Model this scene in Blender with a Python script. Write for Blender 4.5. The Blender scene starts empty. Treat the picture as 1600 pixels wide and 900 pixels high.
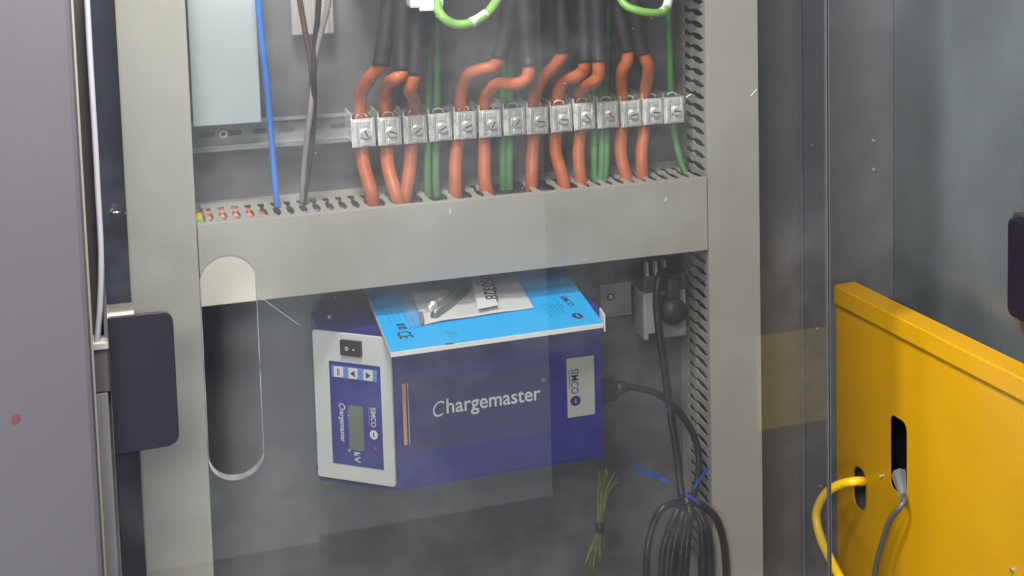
import bpy, bmesh, math, random
from mathutils import Vector, Matrix
random.seed(7)
scene = bpy.context.scene
COL = scene.collection

# ------------------------------------------------------------------ camera
F_PX, PX, PY = 2615.74, 1490.84, 52.01
CAMLOC = Vector((-0.05985, -1.68758, 0.36151))
W3 = Matrix(((0.89255633, -0.45092354, 0.00334088),
             (-0.04969197, -0.10571834, -0.99315373),
             (0.4481896, 0.88627963, -0.11676685)))      # world -> camera (right, down, forward)
cd = bpy.data.cameras.new('camera')
cam = bpy.data.objects.new('camera', cd); COL.objects.link(cam)
right, down, fwd = Vector(W3[0]), Vector(W3[1]), Vector(W3[2])
m = Matrix((right, -down, -fwd)).transposed().to_4x4(); m.translation = CAMLOC
cam.matrix_world = m
cd.sensor_fit = 'HORIZONTAL'; cd.sensor_width = 36.0
cd.lens = 36.0 * F_PX / 1600.0
cd.shift_x = (800 - PX) / 1600.0
cd.shift_y = (PY - 450) / 1600.0
cd.clip_start = 0.05; cd.clip_end = 200
scene.camera = cam

# ------------------------------------------------------------------ world, lamps, exposure
world = bpy.data.worlds.new('World'); scene.world = world; world.use_nodes = True
bg = world.node_tree.nodes['Background']
bg.inputs[0].default_value = (0.80, 0.86, 1.0, 1); bg.inputs[1].default_value = 0.13
scene.view_settings.view_transform = 'Standard'
scene.view_settings.look = 'None'
scene.view_settings.exposure = 0.0
scene.view_settings.gamma = 1.0
scene.view_settings.use_curve_mapping = False

def area(name, loc, target, sx, sy, power, color=(1, 1, 1)):
    l = bpy.data.lights.new(name, 'AREA'); l.shape = 'RECTANGLE'; l.size = sx; l.size_y = sy
    l.energy = power; l.color = color
    o = bpy.data.objects.new(name, l); COL.objects.link(o); o.location = loc
    d = (Vector(target) - Vector(loc)).normalized()
    o.rotation_euler = d.to_track_quat('-Z', 'Y').to_euler()
    return o

area('key_lamp', (-0.55, -2.3, 1.02), (0.25, 0.0, -0.08), 0.6, 0.4, 52, (1.0, 0.965, 0.91))
area('fill_lamp', (-0.65, -1.7, -0.75), (0.25, 0.0, -0.35), 0.7, 0.5, 20, (0.95, 0.97, 1.0))  # added low fill, brightens the lower compartment
area('ceiling_lamp', (-0.10, -1.15, 1.12), (0.22, 0.0, -0.05), 0.40, 0.30, 30, (1.0, 0.97, 0.93))
area('cabinet_lamp', (0.04, -0.38, 0.80), (0.16, 0.02, 0.0), 0.22, 0.12, 28, (1.0, 0.97, 0.92))

def at(px, py, y=0.0):
    """point on the plane at depth y that the photograph shows at (px, py)"""
    r = right * (px - PX) + down * (py - PY) + fwd * F_PX
    return CAMLOC + r * ((y - CAMLOC.y) / r.y)

# added lamps standing in for room surfaces mirrored on the clear sheet
PANE_Y = -0.10
def mirror_lamp(name, x0, x1, y0, y1, dist, radiance, color, join=None):
    mc = Vector((CAMLOC.x, 2 * PANE_Y - CAMLOC.y, CAMLOC.z))
    def far(px, py):
        p = at(px, py, PANE_Y); d = p - mc
        return mc + d * ((-dist - mc.y) / d.y)
    xl, b = far(x0, 450).x, far(x1, y1)
    if join: xl = far(*join).x
    w = abs(b.x - xl); h = 2.6 if y0 < 10 else far(x0, y0).z - b.z
    ctr = ((xl + b.x) / 2, -dist, b.z + h / 2)
    area(name, ctr, (ctr[0], 0, ctr[2]), w, h, radiance * math.pi * w * h, color)
mirror_lamp('pale_reflection_lamp', 500, 863, 0, 774, 3.2, 0.34, (0.93, 0.96, 1.0), (499, 846))  # added in place of a pale room panel
mirror_lamp('left_reflection_lamp', 207, 499, 0, 846, 3.2, 0.42, (0.85, 0.97, 1.0))  # added for the paler band of reflection at the left

mirror_lamp('yellow_reflection_lamp', 1180, 1292, 525, 655, 2.6, 0.45, (1.0, 0.80, 0.06))  # added in place of a lit yellow crate

# ------------------------------------------------------------------ materials
def mat(name, col, rough=0.5, metal=0.0, var=0.06, nscale=30.0, bump=0.0, bscale=300.0, coat=0.0, spec=0.5, rvar=0.0, tone=0.03):
    m = bpy.data.materials.new(name); m.use_nodes = True
    nt = m.node_tree; b = nt.nodes['Principled BSDF']
    b.inputs['Roughness'].default_value = rough; b.inputs['Metallic'].default_value = metal
    b.inputs['Specular IOR Level'].default_value = spec
    b.inputs['Coat Weight'].default_value = coat
    tc = nt.nodes.new('ShaderNodeTexCoord')
    n = nt.nodes.new('ShaderNodeTexNoise'); n.inputs['Scale'].default_value = nscale; n.inputs['Detail'].default_value = 5
    nt.links.new(tc.outputs['Object'], n.inputs['Vector'])
    r = nt.nodes.new('ShaderNodeValToRGB')
    r.color_ramp.elements[0].position = 0.3; r.color_ramp.elements[1].position = 0.7
    r.color_ramp.elements[0].color = tuple(c * (1 - var) for c in col) + (1,)
    r.color_ramp.elements[1].color = tuple(min(1, c * (1 + var)) for c in col) + (1,)
    nt.links.new(n.outputs['Fac'], r.inputs['Fac'])
    oi = nt.nodes.new('ShaderNodeObjectInfo'); om = nt.nodes.new('ShaderNodeMapRange')
    om.inputs['To Min'].default_value = 1 - tone; om.inputs['To Max'].default_value = 1 + tone
    nt.links.new(oi.outputs['Random'], om.inputs['Value'])
    vs = nt.nodes.new('ShaderNodeVectorMath'); vs.operation = 'SCALE'
    nt.links.new(r.outputs['Color'], vs.inputs[0]); nt.links.new(om.outputs['Result'], vs.inputs['Scale'])
    nt.links.new(vs.outputs['Vector'], b.inputs['Base Color'])
    if rvar:
        mr = nt.nodes.new('ShaderNodeMapRange'); mr.inputs['To Min'].default_value = max(0, rough - rvar); mr.inputs['To Max'].default_value = rough + rvar
        nt.links.new(n.outputs['Fac'], mr.inputs['Value']); nt.links.new(mr.outputs['Result'], b.inputs['Roughness'])
    if bump:
        n2 = nt.nodes.new('ShaderNodeTexNoise'); n2.inputs['Scale'].default_value = bscale; n2.inputs['Detail'].default_value = 3
        nt.links.new(tc.outputs['Object'], n2.inputs['Vector'])
        bp = nt.nodes.new('ShaderNodeBump'); bp.inputs['Strength'].default_value = bump; bp.inputs['Distance'].default_value = 0.001
        nt.links.new(n2.outputs['Fac'], bp.inputs['Height']); nt.links.new(bp.outputs['Normal'], b.inputs['Normal'])
    return m

M = {
    'trunking': mat('trunking_pvc', (0.345, 0.338, 0.302), 0.45, var=0.06, nscale=6, bump=0.015, bscale=60, rvar=0.08, tone=0.015),
    'plate': mat('galvanised_plate', (0.18, 0.18, 0.192), 0.42, 0.5, var=0.10, nscale=18, rvar=0.08),
    'pale': mat('pale_sheet', (0.33, 0.375, 0.38), 0.4, var=0.03, nscale=15),
    'paint': mat('grey_paint', (0.068, 0.070, 0.078), 0.5, var=0.10, nscale=25, bump=0.1, bscale=900),
    'side': mat('side_wall_paint', (0.062, 0.072, 0.077), 0.3, var=0.25, nscale=4.5, spec=0.6, rvar=0.14),  # coarse colour mottling painted in for blurred reflections
    'zinc': mat('zinc_steel', (0.86, 0.87, 0.85), 0.30, 0.6, var=0.12, nscale=120, rvar=0.1),
    'railweb': mat('rail_web_steel', (0.30, 0.305, 0.31), 0.45, 0.6, var=0.12, nscale=60),
    'rail': mat('rail_steel', (0.42, 0.43, 0.44), 0.40, 0.8, var=0.10, nscale=60, rvar=0.1),
    'orange': mat('orange_pvc', (0.46, 0.118, 0.042), 0.42, var=0.12, nscale=70, rvar=0.1, tone=0.10, bump=0.1),
    'green': mat('green_pvc', (0.065, 0.20, 0.06), 0.45, var=0.10, nscale=50),
    'lime': mat('lime_pvc', (0.22, 0.45, 0.085), 0.35, var=0.10, nscale=40),
    'black': mat('black_rubber', (0.018, 0.017, 0.020), 0.42, var=0.2, nscale=60),
    'shrink': mat('black_sleeve', (0.022, 0.021, 0.026), 0.55, var=0.3, nscale=90, bump=0.2, bscale=400),
    'brownblack': mat('brown_black_pvc', (0.012, 0.008, 0.008), 0.3, var=0.15, nscale=60),
    'blue': mat('blue_pvc', (0.03, 0.17, 0.62), 0.4, var=0.05),
    'brown': mat('brown_pvc', (0.10, 0.05, 0.045), 0.4, var=0.1),
    'greywire': mat('grey_pvc', (0.24, 0.22, 0.215), 0.4, var=0.05),
    'yellow': mat('yellow_powder', (0.34, 0.178, 0.0003), 0.38, var=0.05, nscale=9, bump=0.08, bscale=700, spec=0.4),
    'yellowpvc': mat('yellow_pvc', (0.85, 0.56, 0.01), 0.35, var=0.03),
    'darkhole': mat('hole_shade_black', (0.012, 0.012, 0.018), 0.7),  # near-black colour paints in the shade of holes and recesses
    'purple': mat('purple_enamel', (0.026, 0.023, 0.225), 0.32, var=0.05, nscale=20, bump=0.05, bscale=900, rvar=0.05),
    'ctl': mat('grey_fascia', (0.66, 0.68, 0.66), 0.45, var=0.03),
    'sticker': mat('purple_sticker', (0.022, 0.026, 0.24), 0.35, var=0.05),
    'ltblue': mat('light_blue_print', (0.14, 0.26, 0.62), 0.35, var=0.04),
    'whiteprint': mat('white_print', (0.72, 0.73, 0.74), 0.5, var=0.02),
    'dimprint': mat('grey_print', (0.50, 0.50, 0.55), 0.5, var=0.05),
    'navyprint': mat('navy_print', (0.02, 0.02, 0.13), 0.5, var=0.02),
    'blackprint': mat('black_print', (0.012, 0.014, 0.02), 0.5, var=0.02),
    'redprint': mat('red_print', (0.45, 0.10, 0.15), 0.5),
    'lcd': mat('lcd_window', (0.17, 0.185, 0.14), 0.2, var=0.05),
    'panelprint': mat('slate_print', (0.040, 0.040, 0.165), 0.34, var=0.06),
    'stripe': mat('orange_stripe', (0.62, 0.33, 0.14), 0.45, var=0.05),
    'silver': mat('silver_label', (0.56, 0.56, 0.52), 0.35, 0.2, var=0.03),
    'cyan': mat('cyan_cover', (0.0, 0.46, 1.0), 0.33, var=0.03, nscale=20),
    'page': mat('paper_edge', (0.80, 0.80, 0.78), 0.7, var=0.05, nscale=200),
    'paper': mat('white_paper', (0.74, 0.735, 0.71), 0.6, var=0.05, nscale=40),
    'tubegrey': mat('grey_metal_rod', (0.22, 0.23, 0.24), 0.35, 0.6, var=0.1),
    'switch': mat('switch_black', (0.02, 0.02, 0.022), 0.35),
    'socket': mat('socket_grey', (0.36, 0.36, 0.35), 0.45, var=0.04),
    'plug': mat('plug_black', (0.03, 0.03, 0.035), 0.5, var=0.1),
    'door': mat('door_paint', (0.050, 0.045, 0.055), 0.55, var=0.05, nscale=6, bump=0.02, bscale=120),
    'trim': mat('cream_trim', (0.25, 0.235, 0.215), 0.4),
    'gasket': mat('white_gasket', (0.23, 0.23, 0.255), 0.4),
    'darkgap': mat('gap_and_block_brown', (0.045, 0.042, 0.045), 0.6),
    'navy': mat('gap_shade_navy', (0.030, 0.035, 0.075), 0.4, var=0.3, nscale=25, rvar=0.1),
    'latch': mat('latch_purple_black', (0.004, 0.0022, 0.009), 0.5, spec=0.25, var=0.06, bump=0.1),
    'profile': mat('light_profile', (0.12, 0.12, 0.125), 0.4, var=0.05),
    'smudge': mat('red_smudge', (0.085, 0.012, 0.026), 0.6),
    'ziptie': mat('blue_ziptie', (0.03, 0.07, 0.50), 0.4),
    'grassgreen': mat('greenyellow_pvc', (0.16, 0.18, 0.035), 0.4, var=0.35, nscale=60, tone=0.35),
    'dust': mat('dust', (0.26, 0.27, 0.28), 0.8),
    'cordgrey': mat('dark_grey_pvc', (0.055, 0.055, 0.058), 0.4),
    'steel': mat('bright_steel', (0.75, 0.75, 0.74), 0.25, 1.0),
}

def clear_mat(name, tint, haze, hazecol, gloss, rough=0.0, clouds=True):
    m = bpy.data.materials.new(name); m.use_nodes = True; nt = m.node_tree; nt.nodes.clear()
    out = nt.nodes.new('ShaderNodeOutputMaterial')
    tr = nt.nodes.new('ShaderNodeBsdfTransparent'); tr.inputs[0].default_value = tint + (1,)
    df = nt.nodes.new('ShaderNodeBsdfDiffuse'); df.inputs[0].default_value = hazecol + (1,)
    gl = nt.nodes.new('ShaderNodeBsdfGlossy'); gl.inputs['Roughness'].default_value = rough
    gl.inputs[0].default_value = (1, 1, 1, 1)
    lw = nt.nodes.new('ShaderNodeLayerWeight'); lw.inputs['Blend'].default_value = 0.5      # Schlick, the same from both sides
    pw = nt.nodes.new('ShaderNodeMath'); pw.operation = 'POWER'; pw.inputs[1].default_value = 5
    nt.links.new(lw.outputs['Facing'], pw.inputs[0])
    fr = nt.nodes.new('ShaderNodeMath'); fr.operation = 'MULTIPLY_ADD'; fr.inputs[1].default_value = 0.96; fr.inputs[2].default_value = 0.04
    nt.links.new(pw.outputs[0], fr.inputs[0])
    mul = nt.nodes.new('ShaderNodeMath'); mul.operation = 'MULTIPLY'; mul.inputs[1].default_value = gloss
    nt.links.new(fr.outputs[0], mul.inputs[0])
    m1 = nt.nodes.new('ShaderNodeMixShader'); m2 = nt.nodes.new('ShaderNodeMixShader')
    tc = nt.nodes.new('ShaderNodeTexCoord')
    n = nt.nodes.new('ShaderNodeTexNoise'); n.inputs['Scale'].default_value = 7; n.inputs['Detail'].default_value = 8; n.inputs['Roughness'].default_value = 0.65
    nt.links.new(tc.outputs['Object'], n.inputs['Vector'])
    mr = nt.nodes.new('ShaderNodeMapRange'); mr.inputs['From Min'].default_value = 0.47; mr.inputs['From Max'].default_value = 0.78
    mr.inputs['To Min'].default_value = haze * (0.19 if clouds else 1); mr.inputs['To Max'].default_value = haze
    nt.links.new(n.outputs['Fac'], mr.inputs['Value'])
    nt.links.new(mr.outputs['Result'], m1.inputs[0])
    nt.links.new(tr.outputs[0], m1.inputs[1]); nt.links.new(df.outputs[0], m1.inputs[2])
    nt.links.new(mul.outputs[0], m2.inputs[0]); nt.links.new(m1.outputs[0], m2.inputs[1]); nt.links.new(gl.outputs[0], m2.inputs[2])
    nt.links.new(m2.outputs[0], out.inputs[0])
    return m
M['pane'] = clear_mat('smoked_acrylic', (0.785, 0.788, 0.785), 0.030, (0.9, 0.92, 0.95), 1.5)
M['bag'] = clear_mat('clear_film', (0.96, 0.97, 0.98), 0.03, (0.9, 0.93, 0.97), 0.7, 0.10, False)
M['zip'] = clear_mat('zip_film', (0.80, 0.88, 0.93), 0.16, (0.75, 0.88, 0.95), 0.8, 0.15, False)
M['clip'] = clear_mat('milky_clip', (0.85, 0.85, 0.83), 0.22, (0.8, 0.79, 0.75), 0.8, 0.2, False)
M['rim'] = mat('acrylic_rim', (0.13, 0.13, 0.13), 0.12, var=0.6, nscale=45)

# ------------------------------------------------------------------ helpers
def link(name, me, material, parent=None, smooth=False):
    o = bpy.data.objects.new(name, me); COL.objects.link(o)
    if material is not None and not me.materials:
        me.materials.append(M[material] if isinstance(material, str) else material)
    if parent is not None: o.parent = parent
    if smooth:
        for p in me.polygons: p.use_smooth = True
    return o
def obj(name, bm, material, parent=None, smooth=False):
    bmesh.ops.recalc_face_normals(bm, faces=bm.faces)
    me = bpy.data.meshes.new(name); bm.to_mesh(me); bm.free()
    return link(name, me, material, parent, smooth)
def tag(o, label=None, cat=None, group=None, kind=None):
    if label: o['label'] = label
    if cat: o['category'] = cat
    if group: o['group'] = group
    if kind: o['kind'] = kind
    return o
def thing(name, loc, label, cat, group=None):
    o = bpy.data.objects.new(name, None); COL.objects.link(o); o.empty_display_size = 0.02
    # parts are modelled in world coordinates: the empty carries the base point, children are shifted back
    o.location = loc
    return tag(o, label, cat, group)
def settle(t):
    """shift the children of a thing so that their world coordinates stay as modelled"""
    off = Matrix.Translation(-Vector(t.location))
    for c in t.children: c.matrix_parent_inverse = off
def bx(bm, x0, x1, y0, y1, z0, z1, bev=0.0):
    vs = bmesh.ops.create_cube(bm, size=1.0)['verts']
    bmesh.ops.transform(bm, matrix=Matrix.Translation(((x0 + x1) / 2, (y0 + y1) / 2, (z0 + z1) / 2)) @ Matrix.Diagonal((abs(x1 - x0), abs(y1 - y0), abs(z1 - z0), 1)), verts=vs)
    if bev:
        es = list({e for v in vs for e in v.link_edges})
        bmesh.ops.bevel(bm, geom=es, offset=bev, segments=2, affect='EDGES', profile=0.6)
    return bm
def box(x0, x1, y0, y1, z0, z1, bev=0.0): return bx(bmesh.new(), x0, x1, y0, y1, z0, z1, bev)
def cyl(bm, p, q, r, r2=None, seg=16):
    p, q = Vector(p), Vector(q); d = q - p
    vs = bmesh.ops.create_cone(bm, cap_ends=True, segments=seg, radius1=r, radius2=r if r2 is None else r2, depth=d.length)['verts']
    bmesh.ops.transform(bm, matrix=Matrix.Translation((p + q) / 2) @ d.to_track_quat('Z', 'Y').to_matrix().to_4x4(), verts=vs)
    return bm
def spline(pts, n=8):
    pts = [Vector(p) for p in pts]
    if len(pts) < 3: return pts
    out = []
    ext = [pts[0] * 2 - pts[1]] + pts + [pts[-1] * 2 - pts[-2]]
    for i in range(1, len(ext) - 2):
        a, b, c, d = ext[i - 1:i + 3]
        for k in range(n):
            t = k / n
            out.append(0.5 * ((2 * b) + (c - a) * t + (2 * a - 5 * b + 4 * c - d) * t * t + (3 * b - a - 3 * c + d) * t ** 3))
    out.append(pts[-1]); return out
def tube(bm, pts, r, seg=10, n=8, cap=True, r_end=None):
    ps = spline(pts, n); up = Vector((0.3, 1, 0.2)).normalized(); rings = []
    for i, p in enumerate(ps):
        t = (ps[min(i + 1, len(ps) - 1)] - ps[max(i - 1, 0)]).normalized()
        a = (up - t * up.dot(t))
        if a.length < 1e-4: a = t.orthogonal()
        a.normalize(); b = t.cross(a); up = a
        rr = r if r_end is None else r + (r_end - r) * i / (len(ps) - 1)
        rings.append([bm.verts.new(p + (a * math.cos(k * 2 * math.pi / seg) + b * math.sin(k * 2 * math.pi / seg)) * rr) for k in range(seg)])
    for A, B in zip(rings, rings[1:]):
        for k in range(seg): bm.faces.new((A[k], A[(k + 1) % seg], B[(k + 1) % seg], B[k]))
    if cap: bm.faces.new(rings[0][::-1]); bm.faces.new(rings[-1])
    return bm
class Face:
    """a plane with origin o, unit axes u, v and outward normal n"""
    def __init__(s, o, u, v): s.o = Vector(o); s.u = Vector(u).normalized(); s.v = Vector(v).normalized(); s.n = s.u.cross(s.v)
    def p(s, a, b, h=0.0): return s.o + s.u * a + s.v * b + s.n * h
def curve_mesh(polys, depth, face, lift=0.0, bev=0.0):
    """closed 2D outline(s), the later ones holes, filled and given thickness, laid on a Face"""
    c = bpy.data.curves.new('outline', 'CURVE'); c.dimensions = '2D'; c.fill_mode = 'BOTH'; c.extrude = depth / 2; c.bevel_depth = bev; c.bevel_resolution = 1
    for poly in polys:
        s = c.splines.new('POLY'); s.points.add(len(poly) - 1); s.use_cyclic_u = True
        for q, (a, b) in zip(s.points, poly): q.co = (a, b, 0, 1)
    o = bpy.data.objects.new('outline', c); me = bpy.data.meshes.new_from_object(o)
    bpy.data.objects.remove(o); bpy.data.curves.remove(c)
    for v in me.vertices: v.co = face.p(v.co.x, v.co.y, v.co.z + lift)
    return me
def text_mesh(body, size, face, a, b, bold=0.0, shear=0.0, rot=0.0, lift=0.0004, sx=1.0, align='LEFT', spacing=1.0):
    c = bpy.data.curves.new('text', 'FONT'); c.body = body; c.size = size; c.offset = bold * size; c.shear = shear; c.extrude = 0.00005
    c.align_x = align; c.space_character = spacing; c.resolution_u = 3
    o = bpy.data.objects.new('text', c); me = bpy.data.meshes.new_from_object(o)
    bpy.data.objects.remove(o); bpy.data.curves.remove(c)
    ca, sa = math.cos(rot), math.sin(rot)
    for v in me.vertices:
        x, y = v.co.x * sx, v.co.y
        v.co = face.p(a + x * ca - y * sa, b + x * sa + y * ca, lift + v.co.z)
    return me
def rrect(a0, a1, b0, b1, r, n=6):
    out = []
    for cx, cy, s in ((a1 - r, b1 - r, 0), (a0 + r, b1 - r, 90), (a0 + r, b0 + r, 180), (a1 - r, b0 + r, 270)):
        for k in range(n + 1):
            t = math.radians(s + 90 * k / n); out.append((cx + r * math.cos(t), cy + r * math.sin(t)))
    return out
def circ(a, b, r, n=20): return [(a + r * math.cos(2 * math.pi * k / n), b + r * math.sin(2 * math.pi * k / n)) for k in range(n)]
def rect(a0, a1, b0, b1): return [(a0, b0), (a1, b0), (a1, b1), (a0, b1)]
FRONT = lambda y: Face((0, y, 0), (1, 0, 0), (0, 0, 1))        # faces -y (u x v = -y)
def sheet(name, polys, depth, face, material, parent, lift=0.0, bev=0.0, smooth=False):
    return link(name, curve_mesh(polys, depth, face, lift, bev), material, parent, smooth)

ZT, ZB = 0.42, -0.62       # how far the cabinet goes on above and below the frame

# ------------------------------------------------------------------ cabinet
cab = thing('electrical_cabinet', (0.30, 0.10, ZB), 'dark grey steel cabinet shell behind all the wiring and along the right', 'cabinet')
obj('mounting_plate', box(-0.35, 0.648, 0.1085, 0.112, ZB, ZT), 'plate', cab)
bm = box(0.6485, 0.6785, 0.0975, 0.104, ZB, ZT, 0.001); bx(bm, 0.679, 0.763, 0.0990, 0.104, ZB, ZT)
obj('corner_post', bm, 'paint', cab)
sw = obj('side_wall', box(0.7635, 0.768, -0.50, 0.104, ZB, ZT), 'side', cab)
for p in ((0.6578, 0.0051), (0.7373, 0.0032), (0.7373, -0.0313), (0.6628, -0.2143), (0.6656, -0.408)):
    bm = bmesh.new(); y = 0.0975 if p[0] < 0.679 else 0.0990
    cyl(bm, (p[0], y + 0.001, p[1]), (p[0], y - 0.002, p[1]), 0.0028, 0.0018, 10)
    obj('rivet', bm, 'steel', cab)
obj('gap_shade_strip', box(-0.080, -0.0560, 0.03, 0.1080, ZB, ZT, 0.001), 'navy', cab)  # dark of the open gap beside the duct, put in as colour
settle(cab)

# ------------------------------------------------------------------ trunking
def finger_outline(p, L):
    """half widths along the finger, root (b=0) to tip (b=L)"""
    prof = [(0.0, .50), (.22, .50), (.222, .27), (.40, .25), (.44, .33), (.49, .40), (.53, .35), (.58, .23), (.76, .22), (.82, .29), (.88, .41), (.97, .42), (1.0, .40)]
    R = [(h * p, b * L) for b, h in prof]
    return R + [(-a, b) for a, b in reversed(R)]
def finger_mesh(p, L, t=0.0016):
    pts = finger_outline(p, L); bm = bmesh.new()
    lo = [bm.verts.new((a, b, 0)) for a, b in pts]; hi = [bm.verts.new((a, b, t)) for a, b in pts]
    n = len(pts)
    for k in range(n): bm.faces.new((lo[k], lo[(k + 1) % n], hi[(k + 1) % n], hi[k]))
    h = n // 2
    for k in range(h - 1):
        q = (k, k + 1, n - 2 - k, n - 1 - k)
        bm.faces.new([hi[i] for i in q]); bm.faces.new([lo[i] for i in reversed(q)])
    bmesh.ops.recalc_face_normals(bm, faces=bm.faces)
    me = bpy.data.meshes.new('finger'); bm.to_mesh(me); bm.free(); me.materials.append(M['trunking'])
    return me

TD = 0.0985  # trunking depth
# horizontal
ht = thing('cable_trunking', (0.25, 0.10, -0.08), 'wide grey horizontal cable duct with slotted top crossing the cabinet', 'cable duct', 'grey cable ducts')
bm = box(0.0012, 0.4978, -0.0015, 0.0005, -0.0800, -0.0008, 0.0006)
bx(bm, 0.0012, 0.4978, 0.0005, 0.0075, -0.0022, -0.0010); bx(bm, 0.0012, 0.4978, 0.0005, 0.0075, -0.0800, -0.0788)
obj('cover', bm, 'trunking', ht)
bm = box(0.0005, 0.4985, 0.1060, 0.1083, -0.078, -0.0018); bx(bm, 0.0005, 0.4985, 0.002, 0.1055, -0.0775, -0.0755)
obj('channel', bm, 'trunking', ht)
P1 = 0.01205; FM = finger_mesh(P1, 0.1005)
gaps = [(.1545, .1716), (.178, .2065), (.2121, .2308), (.2396, .2541), (.2771, .3128), (.3213, .3365), (.3425, .3645), (.3706, .3841), (.395, .408), (.4177, .4315), (.4434, .456)]
gc = [(a + b) / 2 for a, b in gaps]
for k in range(42):
    x = 0.0074 + (k + 0.0) * P1
    if x > 0.4925: break
    if any(a + 0.0035 < x < b - 0.0035 for a, b in gaps): continue
    o = link('finger', FM, None, ht); o.location = (x if k else 0.0108, 0.1055, -0.0026); o.rotation_euler = (math.pi, 0, 0)
    if not k: o.scale = (0.45, 1, 1)
settle(ht)

def vertical(x0, x1, label, fingers):
    t = thing('cable_trunking', ((x0 + x1) / 2, 0.10, ZB), label, 'cable duct', 'grey cable ducts')
    bm = box(x0, x1, -0.0015, 0.0008, ZB, ZT, 0.0006)
    bx(bm, x0, x0 + 0.0012, 0.0008, 0.0075, ZB, ZT); bx(bm, x1 - 0.0012, x1, 0.0008, 0.0075, ZB, ZT)
    obj('cover', bm, 'trunking', t)
    bm = box(x0 + 0.002, x1 - 0.002, 0.1060, 0.1083, ZB, ZT); bx(bm, x1 - 0.004, x1 - 0.002, 0.002, 0.1055, ZB, ZT)
    if not fingers: bx(bm, x0 + 0.002, x0 + 0.004, 0.002, 0.097, ZB, ZT)
    obj('channel', bm, 'trunking', t)
    if fingers:
        fm = finger_mesh(0.0129, 0.1005)
        z = -0.44
        while z < 0.30:
            o = link('finger', fm, None, t); o.location = (x0 + 0.0035, 0.1055, z)
            o.rotation_euler = Matrix(((0, 0, -1), (0, -1, 0), (-1, 0, 0))).to_euler()
            z += 0.0129
    settle(t)
    return t
vertical(-0.0575, 0.0003, 'wide plain grey vertical duct cover left of the slotted horizontal duct', False)
vertical(0.4988, 0.5568, 'narrow grey vertical duct on the right with slotted inner side', True)

# ------------------------------------------------------------------ pale sheet and rail
tag(obj('reflection_sheet', box(0.004, 0.0640, 0.0480, 0.0500, 0.0835, ZT, 0.0008), 'pale'), 'pale grey sheet above the rail, put in for a bright reflection in the upper left corner', 'sheet')  # sheet built in place of a bright lamp reflection
rail = thing('mounting_rail', (0.25, 0.10, 0.068), 'slotted steel mounting rail running behind the row of cable clamps', 'rail')
slots = []
xs = 0.017
while xs < 0.47:
    slots.append(rrect(xs - 0.0072, xs + 0.0072, 0.0655, 0.0710, 0.0027)); xs += 0.0243
sheet('web', [rect(0.002, 0.487, 0.0578, 0.0788)] + slots, 0.0012, FRONT(0.0890), 'railweb', rail)
bm = box(0.002, 0.487, 0.0795, 0.0885, 0.0788, 0.0800, 0.0003); bx(bm, 0.002, 0.487, 0.0795, 0.0885, 0.0566, 0.0578, 0.0003)
bx(bm, 0.002, 0.487, 0.0792, 0.0804, 0.0790, 0.0825); bx(bm, 0.002, 0.487, 0.0792, 0.0804, 0.0525, 0.0570)
obj('flange', bm, 'rail', rail)
p = at(349, 211, 0.085)
bm = bmesh.new(); cyl(bm, (p.x, 0.0884, 0.0683), (p.x, 0.0850, 0.0683), 0.0048, 0.0042, 16)
sc = obj('screw', bm, 'zinc', rail)
bm = bmesh.new(); cyl(bm, (p.x, 0.0850, 0.0683), (p.x, 0.0846, 0.0683), 0.0022, None, 6); obj('screw_recess', bm, 'darkhole', sc)
settle(rail)

# ------------------------------------------------------------------ clamps
CX = [at(a, 200 - (a - 567) * 0.05, 0.045).x for a in (567, 608, 648, 687, 726, 765, 803, 839, 876, 912, 949, 985, 1019, 1052)]
CZ = 0.0675
def make_clamp(x, label):
    t = thing('cable_clamp', (x, 0.085, CZ), label, 'cable clamp', 'metal cable clamps in a row on the rail')
    def b(*a): return box(*a)
    h = 0.0112
    bm = box(-h, h, 0.0420, 0.0440, -0.0148, 0.0138, 0.0006)
    bx(bm, -h, -h + 0.0014, 0.0440, 0.0900, -0.0100, 0.0138); bx(bm, h - 0.0014, h, 0.0440, 0.0900, -0.0100, 0.0138)
    bx(bm, -h, -h + 0.0014, 0.0440, 0.0900, 0.0138, 0.0185)
    body = obj('saddle', bm, 'zinc', t)
    bm = box(-0.0088, -0.0050, 0.0385, 0.0420, -0.0142, 0.0125, 0.0009); bx(bm, -0.0042, -0.0028, 0.0400, 0.0420, -0.0138, 0.0120, 0.0005)
    bx(bm, 0.0078, 0.0092, 0.0400, 0.0420, -0.0120, 0.0120, 0.0004)
    bx(bm, -0.0022, 0.0066, 0.0395, 0.0420, -0.0130, -0.0080, 0.0006); bx(bm, -0.0018, 0.0060, 0.0395, 0.0420, 0.0068, 0.0118, 0.0006)
    obj('ridge', bm, 'zinc', t)
    bm = bmesh.new(); cyl(bm, (0.0022, 0.0420, -0.001), (0.0022, 0.0365, -0.001), 0.0050, 0.0044, 14)
    s = obj('screw', bm, 'zinc', t)
    bm = bmesh.new(); bx(bm, -0.0016, 0.0060, 0.0362, 0.0368, -0.0016, -0.0004)
    bmesh.ops.rotate(bm, cent=(0.0022, 0.0365, -0.001), matrix=Matrix.Rotation(0.7, 3, 'Y'), verts=bm.verts)
    obj('screw_slot', bm, 'darkhole', s)
    bm = bmesh.new(); tube(bm, [(-0.005, 0.050, 0.0138), (-0.004, 0.050, 0.0165), (0.0, 0.050, 0.0175), (0.004, 0.050, 0.0165), (0.005, 0.050, 0.0138)], 0.0010, 6, 4)
    obj('spring_clip', bm, 'zinc', t)
    return t
def copy_tree(o, parent=None):
    c = o.copy(); COL.objects.link(c)
    if parent is not None: c.parent = parent
    for ch in o.children: copy_tree(ch, c)
    return c
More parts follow.
